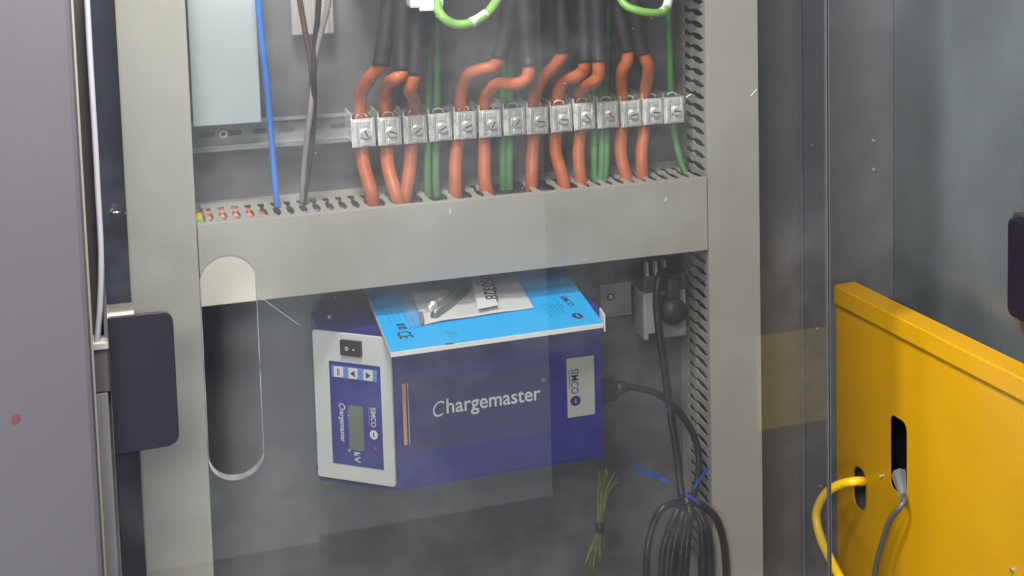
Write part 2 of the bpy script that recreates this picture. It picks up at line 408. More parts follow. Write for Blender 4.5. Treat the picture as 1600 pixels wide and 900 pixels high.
what = ['holding the leftmost orange cable of the row', 'holding the second orange cable, left leg of the V', 'holding the third orange cable, right leg of the V',
        'holding the green pair right of the V-shaped orange cables', 'holding the orange cable right of the first green pair', 'holding the orange cable left of the middle green pair',
        'on the middle green pair', 'holding the orange cable right of the middle green pair', 'holding the orange cable that curves in front of the dark opening',
        'holding the orange cable left of the dark green trio', 'on the dark green trio of wires', 'holding the orange cable right of the green trio',
        'holding the last orange cable on the right', 'at the right end of the row with a round screw']
proto = None
for i, x in enumerate(CX):
    if proto is None: proto = t = make_clamp(x, '')
    else: t = copy_tree(proto)
    t.location = (x, 0.0, CZ + random.uniform(-.0006, .0006))
    t.rotation_euler = (0, random.uniform(-.03, .03), 0)
    t['label'] = 'silver metal cable clamp ' + what[i]
    c0 = Vector((0.0022, 0, -0.001))
    for ch in t.children:
        if ch.name.startswith('screw'): ch.matrix_basis = Matrix.Translation(c0) @ Matrix.Rotation(random.uniform(-1.5, 1.5), 4, 'Y') @ Matrix.Translation(-c0)

# ------------------------------------------------------------------ power cables
def cable(name, pts, r, material, label, cat='cable', group=None, seg=12, sleeve=None):
    """pts are (px, py, depth) read on the photograph; sleeve adds a black sheath on the given points"""
    o = obj(name, tube(bmesh.new(), [at(*p) for p in (pts[:-2] + [sleeve[0][1]] if sleeve else pts)], r, seg), material, None, True)
    tag(o, label, cat, group)
    if sleeve:
        sp, sr = sleeve
        obj('sheath', tube(bmesh.new(), [at(*p) for p in sp], sr, 14), 'shrink', o, True)
    return o
G = 'orange cables clamped to the rail'
RO = 0.0066; RS = 0.0083
Yc = 0.056
def low(xc, xe, ye):   # from clamp down into the trunking
    return
cable('orange_cable', [(584, 330, .040), (580, 300, .040), (568, 255, .050), (565, 205, Yc), (563, 170, .054), (565, 145, .046), (578, 122, .030), (590, 108, .022), (596, 96, .018), (601, 60, .018), (608, -40, .018)], RO, 'orange',
      'leftmost orange cable, bending right into a black sheath above its clamp', 'cable', G, sleeve=([(595, 102, .018), (601, 60, .018), (608, 0, .018), (612, -50, .018)], RS))
cable('orange_cable', [(628, 330, .036), (619, 305, .036), (606, 258, .050), (605, 205, Yc), (603, 170, .056), (603, 148, .050), (606, 131, .030), (616, 124, .006), (626, 117, .004), (629, 104, .006), (629, 60, .010), (630, -40, .010)], RO, 'orange',
      'orange cable forming the left leg of the V, with a hooked elbow above', 'cable', G, sleeve=([(628, 111, .006), (628, 60, .010), (630, 0, .010), (631, -50, .010)], RS))
cable('orange_cable', [(628, 330, .046), (634, 304, .044), (641, 258, .050), (645, 205, Yc), (648, 170, .054), (646, 152, .034), (640, 142, .012), (645, 126, .006), (649, 110, .006), (651, 60, .008), (655, -40, .008)], RO, 'orange',
      'orange cable forming the right leg of the V, blunt elbow under sheath', 'cable', G, sleeve=([(647, 117, .006), (651, 60, .008), (654, 0, .008), (656, -50, .008)], RS))
cable('orange_cable', [(713, 315, .045), (711, 290, .045), (713, 240, .052), (722, 190, Yc), (720, 160, .054), (724, 134, .046), (733, 116, .036), (752, 109, .030), (770, 104, .026), (780, 93, .024), (788, 60, .024), (798, -40, .024)], RO, 'orange',
      'orange cable with a double bend stepping right, beside the first green pair', 'cable', G, sleeve=([(780, 91, .024), (788, 60, .024), (796, 0, .024), (800, -50, .024)], RS))
cable('orange_cable', [(765, 312, .045), (758, 285, .045), (757, 240, .052), (757, 190, Yc), (757, 160, .052), (764, 142, .040), (778, 131, .026), (800, 132, .012), (818, 127, .006), (826, 113, .006), (824, 80, .010), (818, -40, .012)], RO, 'orange',
      'orange cable swept far right in a long low elbow before its sheath', 'cable', G, sleeve=([(827, 104, .006), (824, 80, .010), (820, 0, .012), (817, -50, .012)], RS))
cable('orange_cable', [(831, 303, .045), (831, 275, .046), (832, 240, .052), (836, 190, Yc), (834, 165, .055), (838, 142, .050), (852, 118, .042), (868, 102, .034), (879, 85, .030), (881, 60, .028), (878, -40, .028)], RO, 'orange',
      'orange cable slanting up right, first one right of the middle green pair', 'cable', G, sleeve=([(879, 80, .030), (879, 60, .028), (876, 0, .028), (874, -50, .028)], RS))
cable('orange_cable', [(884, 300, .042), (877, 270, .046), (868, 235, .052), (870, 190, Yc), (870, 165, .058), (873, 143, .055), (883, 126, .046), (900, 120, .030), (911, 110, .024), (914, 95, .020), (914, 60, .022), (912, -40, .022)], RO, 'orange',
      'orange cable bowed right at its foot where the wall is darkest', 'cable', G, sleeve=([(914, 97, .020), (914, 60, .022), (911, 0, .022), (909, -50, .022)], RS))
cable('orange_cable', [(910, 297, .044), (906, 270, .046), (904, 235, .052), (908, 190, Yc), (905, 165, .060), (905, 148, .056), (913, 136, .036), (926, 129, .014), (935, 118, .010), (935, 95, .010), (934, 60, .014), (930, -40, .014)], RO, 'orange',
      'orange cable ending upward in a thick U-shaped stub, left of the green trio', 'cable', G, sleeve=([(935, 97, .010), (934, 60, .014), (931, 0, .014), (929, -50, .014)], RS))
cable('orange_cable', [(985, 292, .042), (976, 268, .046), (970, 235, .052), (973, 190, Yc), (973, 160, .055), (971, 135, .050), (972, 112, .040), (980, 96, .034), (981, 80, .032), (974, 50, .030), (962, -40, .030)], RO, 'orange',
      'orange cable right of the green trio, its sheath leaning left', 'cable', G, sleeve=([(981, 78, .032), (974, 50, .030), (964, 0, .030), (957, -50, .030)], RS * .95))
cable('orange_cable', [(1005, 288, .045), (1003, 262, .046), (1003, 235, .050), (1007, 190, Yc), (1006, 160, .055), (1009, 138, .048), (1013, 118, .034), (1013, 103, .026), (1007, 88, .024), (1001, 60, .024), (990, -40, .024)], RO, 'orange',
      'rightmost orange cable, kinked outward just below its sheath', 'cable', G, sleeve=([(1004, 84, .024), (999, 60, .024), (988, 0, .024), (981, -50, .024)], RS * .95))
GG = 'green wires clamped to the rail'
RG = 0.0039
for pts, lab in (
    ([(669, 312, .050), (668, 270, .052), (669, 200, .058), (670, 120, .060), (672, 40, .056), (678, -30, .05)], 'left green wire of the pair right of the orange V'),
    ([(683, 310, .048), (681, 270, .050), (682, 200, .056), (683, 120, .058), (683, 40, .054), (686, -30, .05)], 'right green wire of the pair right of the orange V'),
    ([(787, 300, .055), (786, 270, .055), (786, 200, .060), (788, 120, .062), (792, 60, .062), (796, -30, .062)], 'left green wire of the middle pair'),
    ([(797, 300, .052), (796, 270, .053), (797, 200, .058), (797, 120, .060), (800, 60, .060), (804, -30, .06)], 'right green wire of the middle pair'),
    ([(932, 290, .050), (929, 265, .052), (929, 200, .060), (929, 140, .062), (928, 70, .064), (926, -30, .064)], 'left thin green wire of the dark green trio'),
    ([(938, 288, .046), (940, 265, .049), (941, 215, .056), (940, 150, .060), (941, 70, .064), (942, -30, .064)], 'middle green wire of the dark green trio'),
    ([(942, 291, .046), (946, 268, .049), (948, 215, .056), (946, 150, .060), (948, 70, .064), (950, -30, .064)], 'right green wire of the dark green trio'),
    ([(1082, 290, .040), (1066, 258, .050), (1055, 215, .058), (1049, 170, .060), (1047, 100, .058), (1045, 20, .050), (1046, -30, .05)], 'green wire at the far right bending into the corner of the ducts')):
    cable('green_wire', pts, RG, 'green', lab, 'wire', GG, 8)
lime = cable('lime_wire', [(682, -25, .0), (683, 8, -.02), (692, 27, -.03), (712, 38, -.03), (738, 35, -.03), (762, 20, -.025), (782, -10, -.01), (790, -30, 0)], .0046, 'lime', 'bright lime green wire looping down at the top middle', 'wire', 'lime green loops at the top', 12)
obj('ferrule', tube(bmesh.new(), [at(736, 35.5, -.03), at(748, 29.5, -.028), at(760, 21.5, -.0255)], .0051, 12), 'whiteprint', lime, True)
lime = cable('lime_wire', [(962, -20, .01), (975, 6, -.005), (995, 16, -.012), (1018, 20, -.012), (1036, 18, -.008), (1044, 4, .0), (1048, -25, .01)], .0042, 'lime', 'bright lime green wire looping down at the top right', 'wire', 'lime green loops at the top', 12)
obj('ferrule', tube(bmesh.new(), [at(1034, 19, -.008), at(1041, 12, -.003), at(1045, -2, .0), at(1047, -14, .004)], .0048, 12), 'whiteprint', lime, True)
tb = thing('terminal_block', (.32, .10, .226), 'white terminal clamp corner and added unseen light blocker at the top edge above the green pair', 'terminal block')
obj('light_blocker', box(.150, .490, -.012, .1080, .232, .330, .002), 'plug', tb)  # unseen block added above the frame to shade the upper wiring
bm = bmesh.new(); a = at(637, 6, -.005); b = at(689, 2, -.005)
bx(bm, a.x, b.x, -.02, .02, a.z - .003, .2315, .002); bx(bm, a.x + .008, a.x + .022, -.024, -.0202, a.z - .006, a.z + .02, .001)
obj('clamp_corner', bm, 'whiteprint', tb)
settle(tb)

tag(obj('blue_wire', tube(bmesh.new(), [at(*p) for p in ((402, -30, .03), (405, 20, .03), (410, 70, .032), (417, 130, .038), (422, 190, .046), (427, 250, .05), (431, 300, .05), (434, 325, .05))], .0030, 10), 'blue', None, True), 'single blue wire hanging into the duct left of the dark wires', 'wire')
for pts, mt, lab in (
    ([(464, -30, .03), (470, 10, .03), (478, 55, .032), (486, 100, .034), (487, 150, .04), (482, 220, .046), (474, 280, .05), (473, 318, .05)], 'brown', 'brown wire, left strand of the dark trio dropping into the duct'),
    ([(499, -30, .03), (497, 20, .03), (492, 70, .03), (490, 110, .032), (491, 160, .036), (488, 220, .042), (480, 280, .046), (475, 318, .05)], 'black', 'black wire in the middle of the dark trio dropping into the duct'),
    ([(516, -30, .026), (512, 10, .026), (503, 45, .028), (495, 80, .030), (490, 120, .038), (485, 175, .034), (480, 215, .036), (475, 265, .044), (472, 318, .05)], 'greywire', 'grey wire twisted across the brown and black wires')):
    tag(obj('thin_wire', tube(bmesh.new(), [at(*p) for p in pts], .0027, 10), mt, None, True), lab, 'wire', 'dark wires left of the clamps')
cl = thing('wire_clip', tuple(at(487, 60, .095)), 'milky plastic clip fixed behind the dark wires at the top', 'clip')
a, b = at(456, 55, .09), at(522, 55, .09)
obj('clip_body', box(a.x, b.x, .086, .099, a.z, ZT - .1, .002), 'clip', cl)
for k in (0.18, 0.5, 0.82): obj('rib', box(a.x + (b.x - a.x) * k - .0012, a.x + (b.x - a.x) * k + .0012, .080, .086, a.z + .002, ZT - .1), 'clip', cl)
settle(cl)
for k, (y, z) in enumerate(((.018, -.026), (.034, -.020), (.050, -.0125), (.067, -.0130), (.084, -.0122), (.026, -.040), (.058, -.034))):
    tag(obj('dark_fill_cable', tube(bmesh.new(), [(.055 + .006 * k, y, z - .02), (.10, y, z), (.20, y + .003, z - .002), (.33, y - .002, z), (.49, y, z - .003)], .0075, 10), 'black', None, True), 'added black cable darkening the inside of the horizontal duct, ' + ('frontmost at the top', 'second from the front', 'middle one at the top', 'second from the back', 'hindmost near the back wall', 'lower front one near the bottom', 'lower rear one near the bottom')[k], 'cable', 'black cables added to darken the horizontal duct')  # black cables put in so the slots look dark
for k, (x, y) in enumerate(((.514, .025), (.516, .052), (.513, .078))):
    tag(obj('dark_fill_cable', tube(bmesh.new(), [(x, y, ZB), (x + .003, y, -.2), (x - .002, y, .1), (x, y, ZT)], .0080, 10), 'black', None, True), 'added black cable darkening the inside of the right duct, ' + ('nearest its front cover', 'middle one of three', 'nearest the back plate')[k], 'cable', 'black cables added to darken the right duct')  # black cables put in to darken the slotted side
# conductors lying inside the horizontal duct, seen through its slots
for pts, r, mt, nm, lab in (
    ([(.004, .058, -.0108), (.05, .058, -.0110), (.09, .050, -.022), (.16, .045, -.05)], .0062, 'orange', 'orange_cable', 'front orange cable lying inside the horizontal duct under its left slots'),
    ([(.004, .080, -.0120), (.05, .080, -.0124), (.10, .070, -.034), (.18, .05, -.06)], .0062, 'orange', 'orange_cable', 'rear orange cable lying inside the horizontal duct under its left slots')):
    tag(obj(nm, tube(bmesh.new(), pts, r, 12), mt, None, True), lab, 'cable', 'cables lying in the duct')
gy = obj('earth_wire', tube(bmesh.new(), [(.0046, .009, -.026), (.0046, .014, -.012), (.0046, .026, -.0070), (.0048, .046, -.0064), (.0056, .064, -.0085), (.0090, .078, -.018), (.013, .080, -.05)], .0040, 12), 'lime', None, True)
tag(gy, 'green and yellow earth wire poking out at the left end of the duct', 'wire')
obj('yellow_stripe', tube(bmesh.new(), [(.0046, .030, -.0060), (.0048, .046, -.0054), (.0056, .064, -.0075), (.0090, .078, -.017)], .0036, 10), 'yellowpvc', gy, True)

# ------------------------------------------------------------------ purple generator
gen = thing('high_voltage_generator', (0.23, 0.04, -0.262), 'purple power supply box standing under the duct, blue booklet on top', 'power supply')
ZG0, ZG1 = -0.2625, -0.1085
A, B, Cc, D, E5 = (0.3625, -0.0700), (0.1610, -0.0700), (0.0980, -0.0065), (0.0990, 0.0960), (0.3625, 0.0960)
plan = [A, B, Cc, D, E5]
UP = Face((0, 0, 0), (1, 0, 0), (0, 1, 0))
def prism(plan, z0, z1, bev=0.0):
    bm = bmesh.new(); lo = [bm.verts.new((x, y, z0)) for x, y in plan]; hi = [bm.verts.new((x, y, z1)) for x, y in plan]; n = len(plan)
    for k in range(n): bm.faces.new((lo[k], lo[(k + 1) % n], hi[(k + 1) % n], hi[k]))
    bm.faces.new(lo[::-1]); bm.faces.new(hi)
    if bev: bmesh.ops.bevel(bm, geom=bm.edges[:], offset=bev, segments=2, affect='EDGES')
    return bm
core = [(0.3625, -0.0700), (0.1628, -0.0700), (0.1628, -0.068), (0.1010, -0.0050), (0.1010, 0.0425), (0.3625, 0.0425)]
obj('casing', prism(core, ZG0 + .0002, ZG1, .0012), 'purple', gen)
bm = prism([(0.3618, -0.0690), (0.1622, -0.0690), (0.0985, -0.0060), (0.0985, 0.0300), (0.3618, 0.0300)], ZG0 - .0022, ZG0 - .0002, .0004)
obj('bottom_lip', bm, 'purple', gen)
SL = Face((0.1610, -0.0710, 0), (Vector((0.1610, -0.0710, 0)) - Vector((0.0975, -0.0075, 0))), (0, 0, 1))   # u runs right, towards the front edge
sl = lambda d: -d                                              # distance left of the front edge -> u
fas = sheet('control_panel', [rrect(-.0885, -.0008, -.2585, -.1128, .002)], .0022, SL, 'ctl', gen, 0.0008, 0.0004)
fas2 = fas
stk = sheet('display_sticker', [rect(-.0704, -.0122, -.2430, -.1410)], .0004, SL, 'sticker', fas2, .0026)
b2 = sheet('button_strip', [rect(-.0672, -.0158, -.1566, -.1448)], .0003, SL, 'ltblue', gen, .0031)
for u, kind in ((-.0590, 't'), (-.0425, 'l'), (-.0252, 'r')):
    btn = sheet('button', [rrect(u - .0050, u + .0050, -.1557, -.1457, .0008)], .0008, SL, 'whiteprint', gen, .0036)
    c = -.1507
    if kind == 't':
        pl = [[(u - .0012, c - .0036), (u - .0002, c - .0036), (u - .0002, c + .0036), (u - .0012, c + .0036)], [(u + .0006, c - .0030), (u + .0014, c - .0030), (u + .0014, c + .0034), (u + .0006, c + .0034)]]
    elif kind == 'l': pl = [[(u - .0030, c), (u + .0024, c - .0034), (u + .0024, c + .0034)]]
    else: pl = [[(u + .0030, c), (u - .0024, c - .0034), (u - .0024, c + .0034)]]
    for q in pl: sheet('button_mark', [q], .0001, SL, 'navyprint', btn, .0041)
lcd = sheet('lcd', [rrect(-.0500, -.0332, -.2270, -.1830, .002)], .0006, SL, 'lcd', gen, .0031)
H = -math.pi / 2    # lettering turned a quarter clockwise
link('lettering', text_mesh('C', .0100, SL, -.0605, -.1812, 0, .2, H, .0030, .75), 'whiteprint', gen)
link('lettering', text_mesh('hargemaster', .0080, SL, -.0598, -.1868, .010, 0, H, .0030, 0.84), 'whiteprint', gen)
link('lettering', text_mesh('\u00ae', .0040, SL, -.0520, -.2265, 0, 0, H, .0030), 'whiteprint', gen)
link('lettering', text_mesh('SIMCO', .0082, SL, -.0245, -.1820, .006, 0, H, .0030, 0.80), 'whiteprint', gen)
sheet('tagline', [rect(-.0268, -.0260, -.2010, -.1825)], .0001, SL, 'redprint', gen, .0030)
bl = sheet('ball_emblem', [circ(-.0218, -.2092, .0046)], .0001, SL, 'whiteprint', gen, .0030)
sheet('emblem_mark', [rect(-.0226, -.0212, -.2116, -.2068)], .0001, SL, 'sticker', bl, .0032)
link('lettering', text_mesh('kV', .0100, SL, -.0452, -.2285, .01, 0, H, .0030), 'whiteprint', gen)
sheet('led', [circ(-.0205, -.2225, .0012, 10)], .0003, SL, 'redprint', gen, .0031)
swt = sheet('rocker_switch', [rrect(-.0552, -.0318, -.1332, -.1182, .001)], .004, SL, 'switch', gen, .003)
sheet('switch_mark', [circ(-.0475, -.1262, .0020, 12), circ(-.0475, -.1262, .0010, 12)], .0001, SL, 'whiteprint', swt, .0052)
sheet('switch_mark', [rect(-.0405, -.0388, -.1275, -.1258)], .0001, SL, 'whiteprint', swt, .0052)
FR = Face((0, -0.0701, 0), (1, 0, 0), (0, 0, 1))
sheet('front_print', [rect(.1735, .3100, -.2290, -.1590)], .0002, FR, 'panelprint', gen, .0002)
sheet('orange_stripe', [rect(.1690, .1722, -.2195, -.1590)], .0002, FR, 'stripe', gen, .0004)
sheet('print_line', [rect(.1738, .1745, -.2195, -.1590)], .0001, FR, 'dimprint', gen, .0005)
link('lettering', text_mesh('C', .0225, FR, .1945, -.1962, -.006, .25, 0, .0006, .72), 'whiteprint', gen)
link('lettering', text_mesh('hargemaster', .0210, FR, .2085, -.1940, .010, 0, 0, .0006, 0.865), 'whiteprint', gen)
link('lettering', text_mesh('\u00ae', .0060, FR, .3010, -.1765, 0, 0, 0, .0006), 'dimprint', gen)
pl8 = sheet('nameplate', [rrect(.3265, .3540, -.2172, -.1565, .0006)], .0008, FR, 'silver', gen, .0005)
link('lettering', text_mesh('SIMCO', .0106, FR, .3305, -.1672, .006, 0, H, .0011, .82), 'navyprint', pl8)
sheet('tagline', [rect(.3283, .3289, -.1870, -.1680)], .0001, FR, 'navyprint', pl8, .0011)
em = sheet('ball_emblem', [circ(.3345, -.2006, .0052)], .0001, FR, 'navyprint', pl8, .0011)
sheet('emblem_mark', [rect(.3342, .3352, -.2030, -.1984)], .0001, FR, 'dimprint', em, .0013)
bm = bmesh.new(); cyl(bm, (.1155, .012, ZG1), (.1155, .012, ZG1 + .0025), .0035, .0025, 12); obj('screw', bm, 'railweb', gen)
settle(gen)
gen.scale = (1.0309,) * 3
gen.location = Vector((0.23, 0.04, -0.262)) * 1.0309 - CAMLOC * 0.0309
ZBOX = gen.location.z + (ZG1 + 0.262) * 1.0309
ZPG = -0.1278

# booklet on the generator
ZM = -0.1225
bk = thing('instruction_booklet', (0.26, 0.0, ZBOX), 'cyan blue instruction booklet lying on top of the purple box', 'booklet')
quad = [(.1580, -.0835), (.3628, -.0765), (.3800, .1640), (.1680, .1700)]
bm = prism(quad, ZPG + .0003, ZM - .0008); obj('pages', bm, 'page', bk)
cov = [(.1584, -.0815), (.3625, -.0745), (.3798, .1639), (.1683, .1698)]
bm = prism(cov, ZM - .0007, ZM); obj('cover', bm, 'cyan', bk)
TOP = Face((0, 0, ZM), (1, 0, 0), (0, 1, 0))
HB = -math.pi / 2 + 0.02
link('lettering', text_mesh('CE', .0185, TOP, .1722, -.0195, .004, 0, HB, .0003, 1.15), 'blackprint', bk)
for y0 in (-.0035, .0085):
    sheet('print_mark', [rect(.1768, .1842, y0 - .0085, y0), rect(.1785, .1825, y0 - .0060, y0 - .0035)], .0001, TOP, 'blackprint', bk, .0002)
link('lettering', text_mesh('SIMCO', .0095, TOP, .3462, .0390, .006, 0, HB, .0003, 1.45), 'navyprint', bk)
em = sheet('ball_emblem', [[(.3455 + .0050 * math.cos(t * .3142), -.0420 + .0105 * math.sin(t * .3142)) for t in range(20)]], .0001, TOP, 'navyprint', bk, .0003)
sheet('emblem_mark', [rect(.3445, .3465, -.0470, -.0380)], .0001, TOP, 'cyan', em, .0005)
for k in range(5): sheet('print_line', [rect(.3215 + k * .0038, .3218 + k * .0038, -.0330 + .004 * (k % 2), .0130)], .0001, TOP, 'blackprint', bk, .0003)
sheet('print_line', [rect(.3400, .3404, -.0050, .0370)], .0001, TOP, 'blackprint', bk, .0003)
for k, (y0, y1) in enumerate(((-.060, -.036), (-.056, -.040), (-.058, -.044))): sheet('print_line', [rect(.2170 + k * .0034, .2174 + k * .0034, y0, y1)], .0001, TOP, 'blackprint', bk, .0003)
for k in range(4): sheet('print_line', [rect(.1730 + k * .0052, .1733 + k * .0052, .015 + .004 * (k % 3), .060)], .0001, TOP, 'blackprint', bk, .0003)
sheet('thumb_notch', [rect(.2085, .2165, -.0812, -.0790)], .0001, TOP, 'blackprint', bk, .0003)
LEAN = 0.10
def lean(t):
    """the booklet and what lies on it rise towards the back: lengths along it and heights over it stay in proportion"""
    for o in [c for c in t.children] + [g for c in t.children for g in c.children]:
        for v in o.data.vertices:
            s = (CAMLOC.z - ZM) / (1.0 * (CAMLOC.y * -1 + v.co.y))
            y = (v.co.y * s - .0835 * LEAN) / (s + LEAN); f = (y - CAMLOC.y) / (v.co.y - CAMLOC.y)
            v.co = (CAMLOC.x + (v.co.x - CAMLOC.x) * f, y, v.co.z + (y + .0835) * LEAN)
lean(bk); settle(bk)
tag(obj('folded_card', prism([(.3636, -.0765), (.3648, -.0770), (.3672, -.052), (.3658, -.051)], -.1320, -.1140, .0004), 'page'), 'small curled cream card at the right front corner of the booklet', 'card')

# zip bag with its contents on the booklet
ZBG = ZM + .0006
bag = thing('zip_bag', (0.26, 0.06, ZM), 'clear zip bag of white paper and metal parts on the cyan booklet', 'zip bag')
def wavy(quad, z, amp, nx=14, ny=12, th=0.0):
    bm = bmesh.new(); g = []
    for j in range(ny + 1):
        row = []
        for i in range(nx + 1):
            s, t = i / nx, j / ny
            p = (Vector(quad[0]) * (1 - s) + Vector(quad[1]) * s) * (1 - t) + (Vector(quad[3]) * (1 - s) + Vector(quad[2]) * s) * t
            h = amp * (math.sin(9 * s + 4 * t) * math.cos(7 * t - 3 * s) * .5 + .5) * min(1, 6 * min(s, 1 - s, t + .15, 1 - t) + .1)
            row.append(bm.verts.new((p.x, p.y, z + h)))
        g.append(row)
    for j in range(ny):
        for i in range(nx): bm.faces.new((g[j][i], g[j][i + 1], g[j + 1][i + 1], g[j + 1][i]))
    return bm
RA, RB = Vector((.2125, .0050)), Vector((.2590, .0860))
def bulge(x, y):
    p = Vector((x, y)); d = RB - RA; t = max(0, min(1.0, (p - RA).dot(d) / d.length_squared)); e = (p - (RA + d * t)).length
    return .0088 * math.exp(-(e / .0085) ** 2)
obj('paper', wavy([(.2010, -.0085), (.3122, .0040), (.3245, .1660), (.2110, .1660)], ZBG + .0004, .0016), 'paper', bag, True)
bm = wavy([(.1990, -.0105), (.3140, .0015), (.3262, .1680), (.2090, .1680)], ZBG + .0030, .0022, 26, 22)
for v in bm.verts: v.co.z += bulge(v.co.x, v.co.y)
obj('film', bm, 'bag', bag, True)
obj('zip_strip', wavy([(.1862, -.0200), (.2000, -.0160), (.2110, .1670), (.1995, .1680)], ZBG + .0018, .0030, 8, 22), 'zip', bag, True)
bm = bmesh.new(); cyl(bm, (.2135, .0060, ZBG + .0050), (.2600, .0880, ZBG + .0050), .0044, None, 16)
obj('rod', bm, 'tubegrey', bag, True)
bm = bmesh.new(); cyl(bm, (.2125, .030, ZBG + .0045), (.2600, .1150, ZBG + .0045), .0034, None, 14)
obj('rod', bm, 'zinc', bag, True)
bm = bmesh.new(); cyl(bm, (.2165, .0375, ZBG + .0052), (.2205, .0440, ZBG + .0052), .0048, None, 12); obj('collar', bm, 'zinc', bag, True)
bm = tube(bmesh.new(), [(.1985, -.0110, ZBG + .003), (.2010, .004, ZBG + .0045), (.2025, .020, ZBG + .0045)], .0020, 8); obj('plug', bm, 'greywire', bag, True)
lq = [(.2560, .0030), (.2765, .0085), (.2985, .1640), (.2770, .1640)]
lab = obj('label', prism(lq, ZBG + .0062, ZBG + .0065), 'whiteprint', bag)
LT = Face((0, 0, ZBG + .0066), (1, 0, 0), (0, 1, 0))
link('lettering', text_mesh('5050328', .0172, LT, .2850, .1490, .016, 0, -math.pi / 2 - .13, .0002, 1.95), 'blackprint', lab)
lean(bag); settle(bag)

# ------------------------------------------------------------------ acrylic sheet with finger slot
pane = thing('clear_cover', (0.25, PANE_Y, ZB), 'smoked clear acrylic cover sheet with a finger slot, in front of the wiring', 'cover sheet')
slot = rrect(-.0030, .0432, -.2165, -.0105, .0228, 12)
sheet('pane_sheet', [rect(-.0760, .5958, ZB, ZT), slot], .004, FRONT(PANE_Y), 'pane', pane)
# the polished sawn rim of the slot and the sheet's right edge catch the light
rim = []
inner = rrect(-.0025, .0424, -.2128, -.0110, .0223, 12)
sheet('slot_rim', [slot, inner], .0042, FRONT(PANE_Y), 'rim', pane)
bm = box(.5940, .5948, PANE_Y - .0024, PANE_Y + .0024, ZB, ZT); bx(bm, .5968, .5974, PANE_Y - .0024, PANE_Y + .0024, ZB, ZT)
obj('sheet_edge', bm, 'paint', pane)
bm = bmesh.new()
known = [(241, 749), (196, 333), (523, 316 / 4.84 + 400), (494, 479), (535, 429), (1010, 316), (703, 330), (413, 706), (391, 785), (360, 870), (375, 855), (1090, 145), (1178, 145), (1070, 310), (1130, 225), (1110, 55), (735, 236), (478, 798), (296, 830), (306, 862), (349, 764)]
for k in range(150):
    if k < len(known): px, py = known[k]; s = .00032
    else: px, py = random.uniform(230, 1285), random.uniform(0, 900); s = random.choice((.00015, .0002, .0002, .0003, .0004))
    p = at(px, py, PANE_Y - .0027)
    if -.006 < p.x < .046 and -.22 < p.z < -.008: continue
    vs = bmesh.ops.create_icosphere(bm, subdivisions=1, radius=s)['verts']
    bmesh.ops.transform(bm, matrix=Matrix.Translation(p) @ Matrix.Rotation(random.uniform(0, 3), 4, 'Y') @ Matrix.Diagonal((random.uniform(.7, 1.8), .25, random.uniform(.6, 1.2), 1)), verts=vs)
for (a, b) in (((1173, 150), (1182, 140)), ((1072, 152), (1080, 147)), ((703, 334), (704, 326)), ((1040, 314), (1041, 309))):
    cyl(bm, at(a[0], a[1], PANE_Y - .0026), at(b[0], b[1], PANE_Y - .0026), .0004, None, 6)
for (a, b) in (((409, 466), (468, 508)),):
    cyl(bm, at(a[0], a[1], PANE_Y - .0022), at(b[0], b[1], PANE_Y - .0022), .00014, None, 6)
tag(obj('dust_speck', bm, 'dust', pane), kind='stuff')
settle(pane)

# ------------------------------------------------------------------ latch plate, seal and door at the left
lt = thing('latch_plate', (-.05, -.106, -.174), 'dark purple rounded latch plate on the left edge of the clear cover', 'latch')
def rc(pts, rads, n=6):
    out = []
    for i, (p, r) in enumerate(zip(pts, rads)):
        p = Vector(p); a = (Vector(pts[i - 1]) - p).normalized(); b = (Vector(pts[(i + 1) % len(pts)]) - p).normalized()
        if not r: out.append(tuple(p)); continue
        for k in range(n + 1):
            t = k / n; q0 = p + a * r; q1 = p + b * r
            out.append(tuple(q0 * (1 - t) ** 2 + p * 2 * t * (1 - t) + q1 * t * t))
    return out
ol = rc([(-.0765, -.0530), (-.0765, -.1740), (-.0262, -.1735), (-.0262, -.0532)], [.001, .001, .011, .011])
sheet('plate', [ol], .0035, FRONT(-.1065), 'latch', lt, 0, .0004)
bm = box(-.0770, -.0560, -.1080, -.0700, -.0522, -.0506, .0004); bx(bm, -.0770, -.0755, -.1080, -.0700, -.1740, -.0522)
obj('folded_lip', bm, 'trim', lt)
bm = bmesh.new(); a = at(150, 333, -.09); b = at(188, 333, -.06)
settle(lt)
bolt = thing('bolt', tuple(at(178, 333, .02)), 'shiny bolt through the dark strip left of the wide duct', 'bolt')
c = at(177, 333, .02)
bm = bmesh.new(); cyl(bm, (c.x - .006, .022, c.z), (c.x + .0085, .018, c.z), .0019, None, 10); obj('shank', bm, 'steel', bolt, True)
bm = bmesh.new(); cyl(bm, (c.x - .002, .021, c.z), (c.x + .001, .020, c.z), .0045, None, 6); obj('nut', bm, 'steel', bolt)
settle(bolt)

door = thing('cabinet_door', (-.3, -.16, ZB), 'plain mauve grey door face filling the left edge of the photo', 'door')
obj('door_leaf', box(-.75, -.0900, -.165, -.119, ZB, ZT, .004), 'door', door)
obj('edge_highlight', box(-.0905, -.0885, -.1225, -.112, ZB, ZT, .0005), 'trim', door)  # cream strip paints the highlight along the door edge
p = at(25, 655, -.1655)
sm = []
for k in range(14):
    r = .0046 * (0.85 + .2 * math.sin(k * .9 + 1) + .12 * math.sin(k * 2.6)); sm.append((p.x + r * .75 * math.cos(k * .4488), p.z + r * 1.25 * math.sin(k * .4488)))
sheet('red_smudge', [sm], .0002, FRONT(-.1652), 'smudge', door)
settle(door)
fr = thing('door_seal', (-.083, -.09, ZB), 'dark strip filling the gap between the mauve door and the clear cover', 'seal')
obj('channel', box(-.0895, -.0775, -.075, -.060, ZB, ZT), 'darkgap', fr)  # strip colours in the dark gap beside the door
obj('inner_strip', box(-.0800, -.0770, -.090, -.070, ZB, ZT), 'profile', fr)
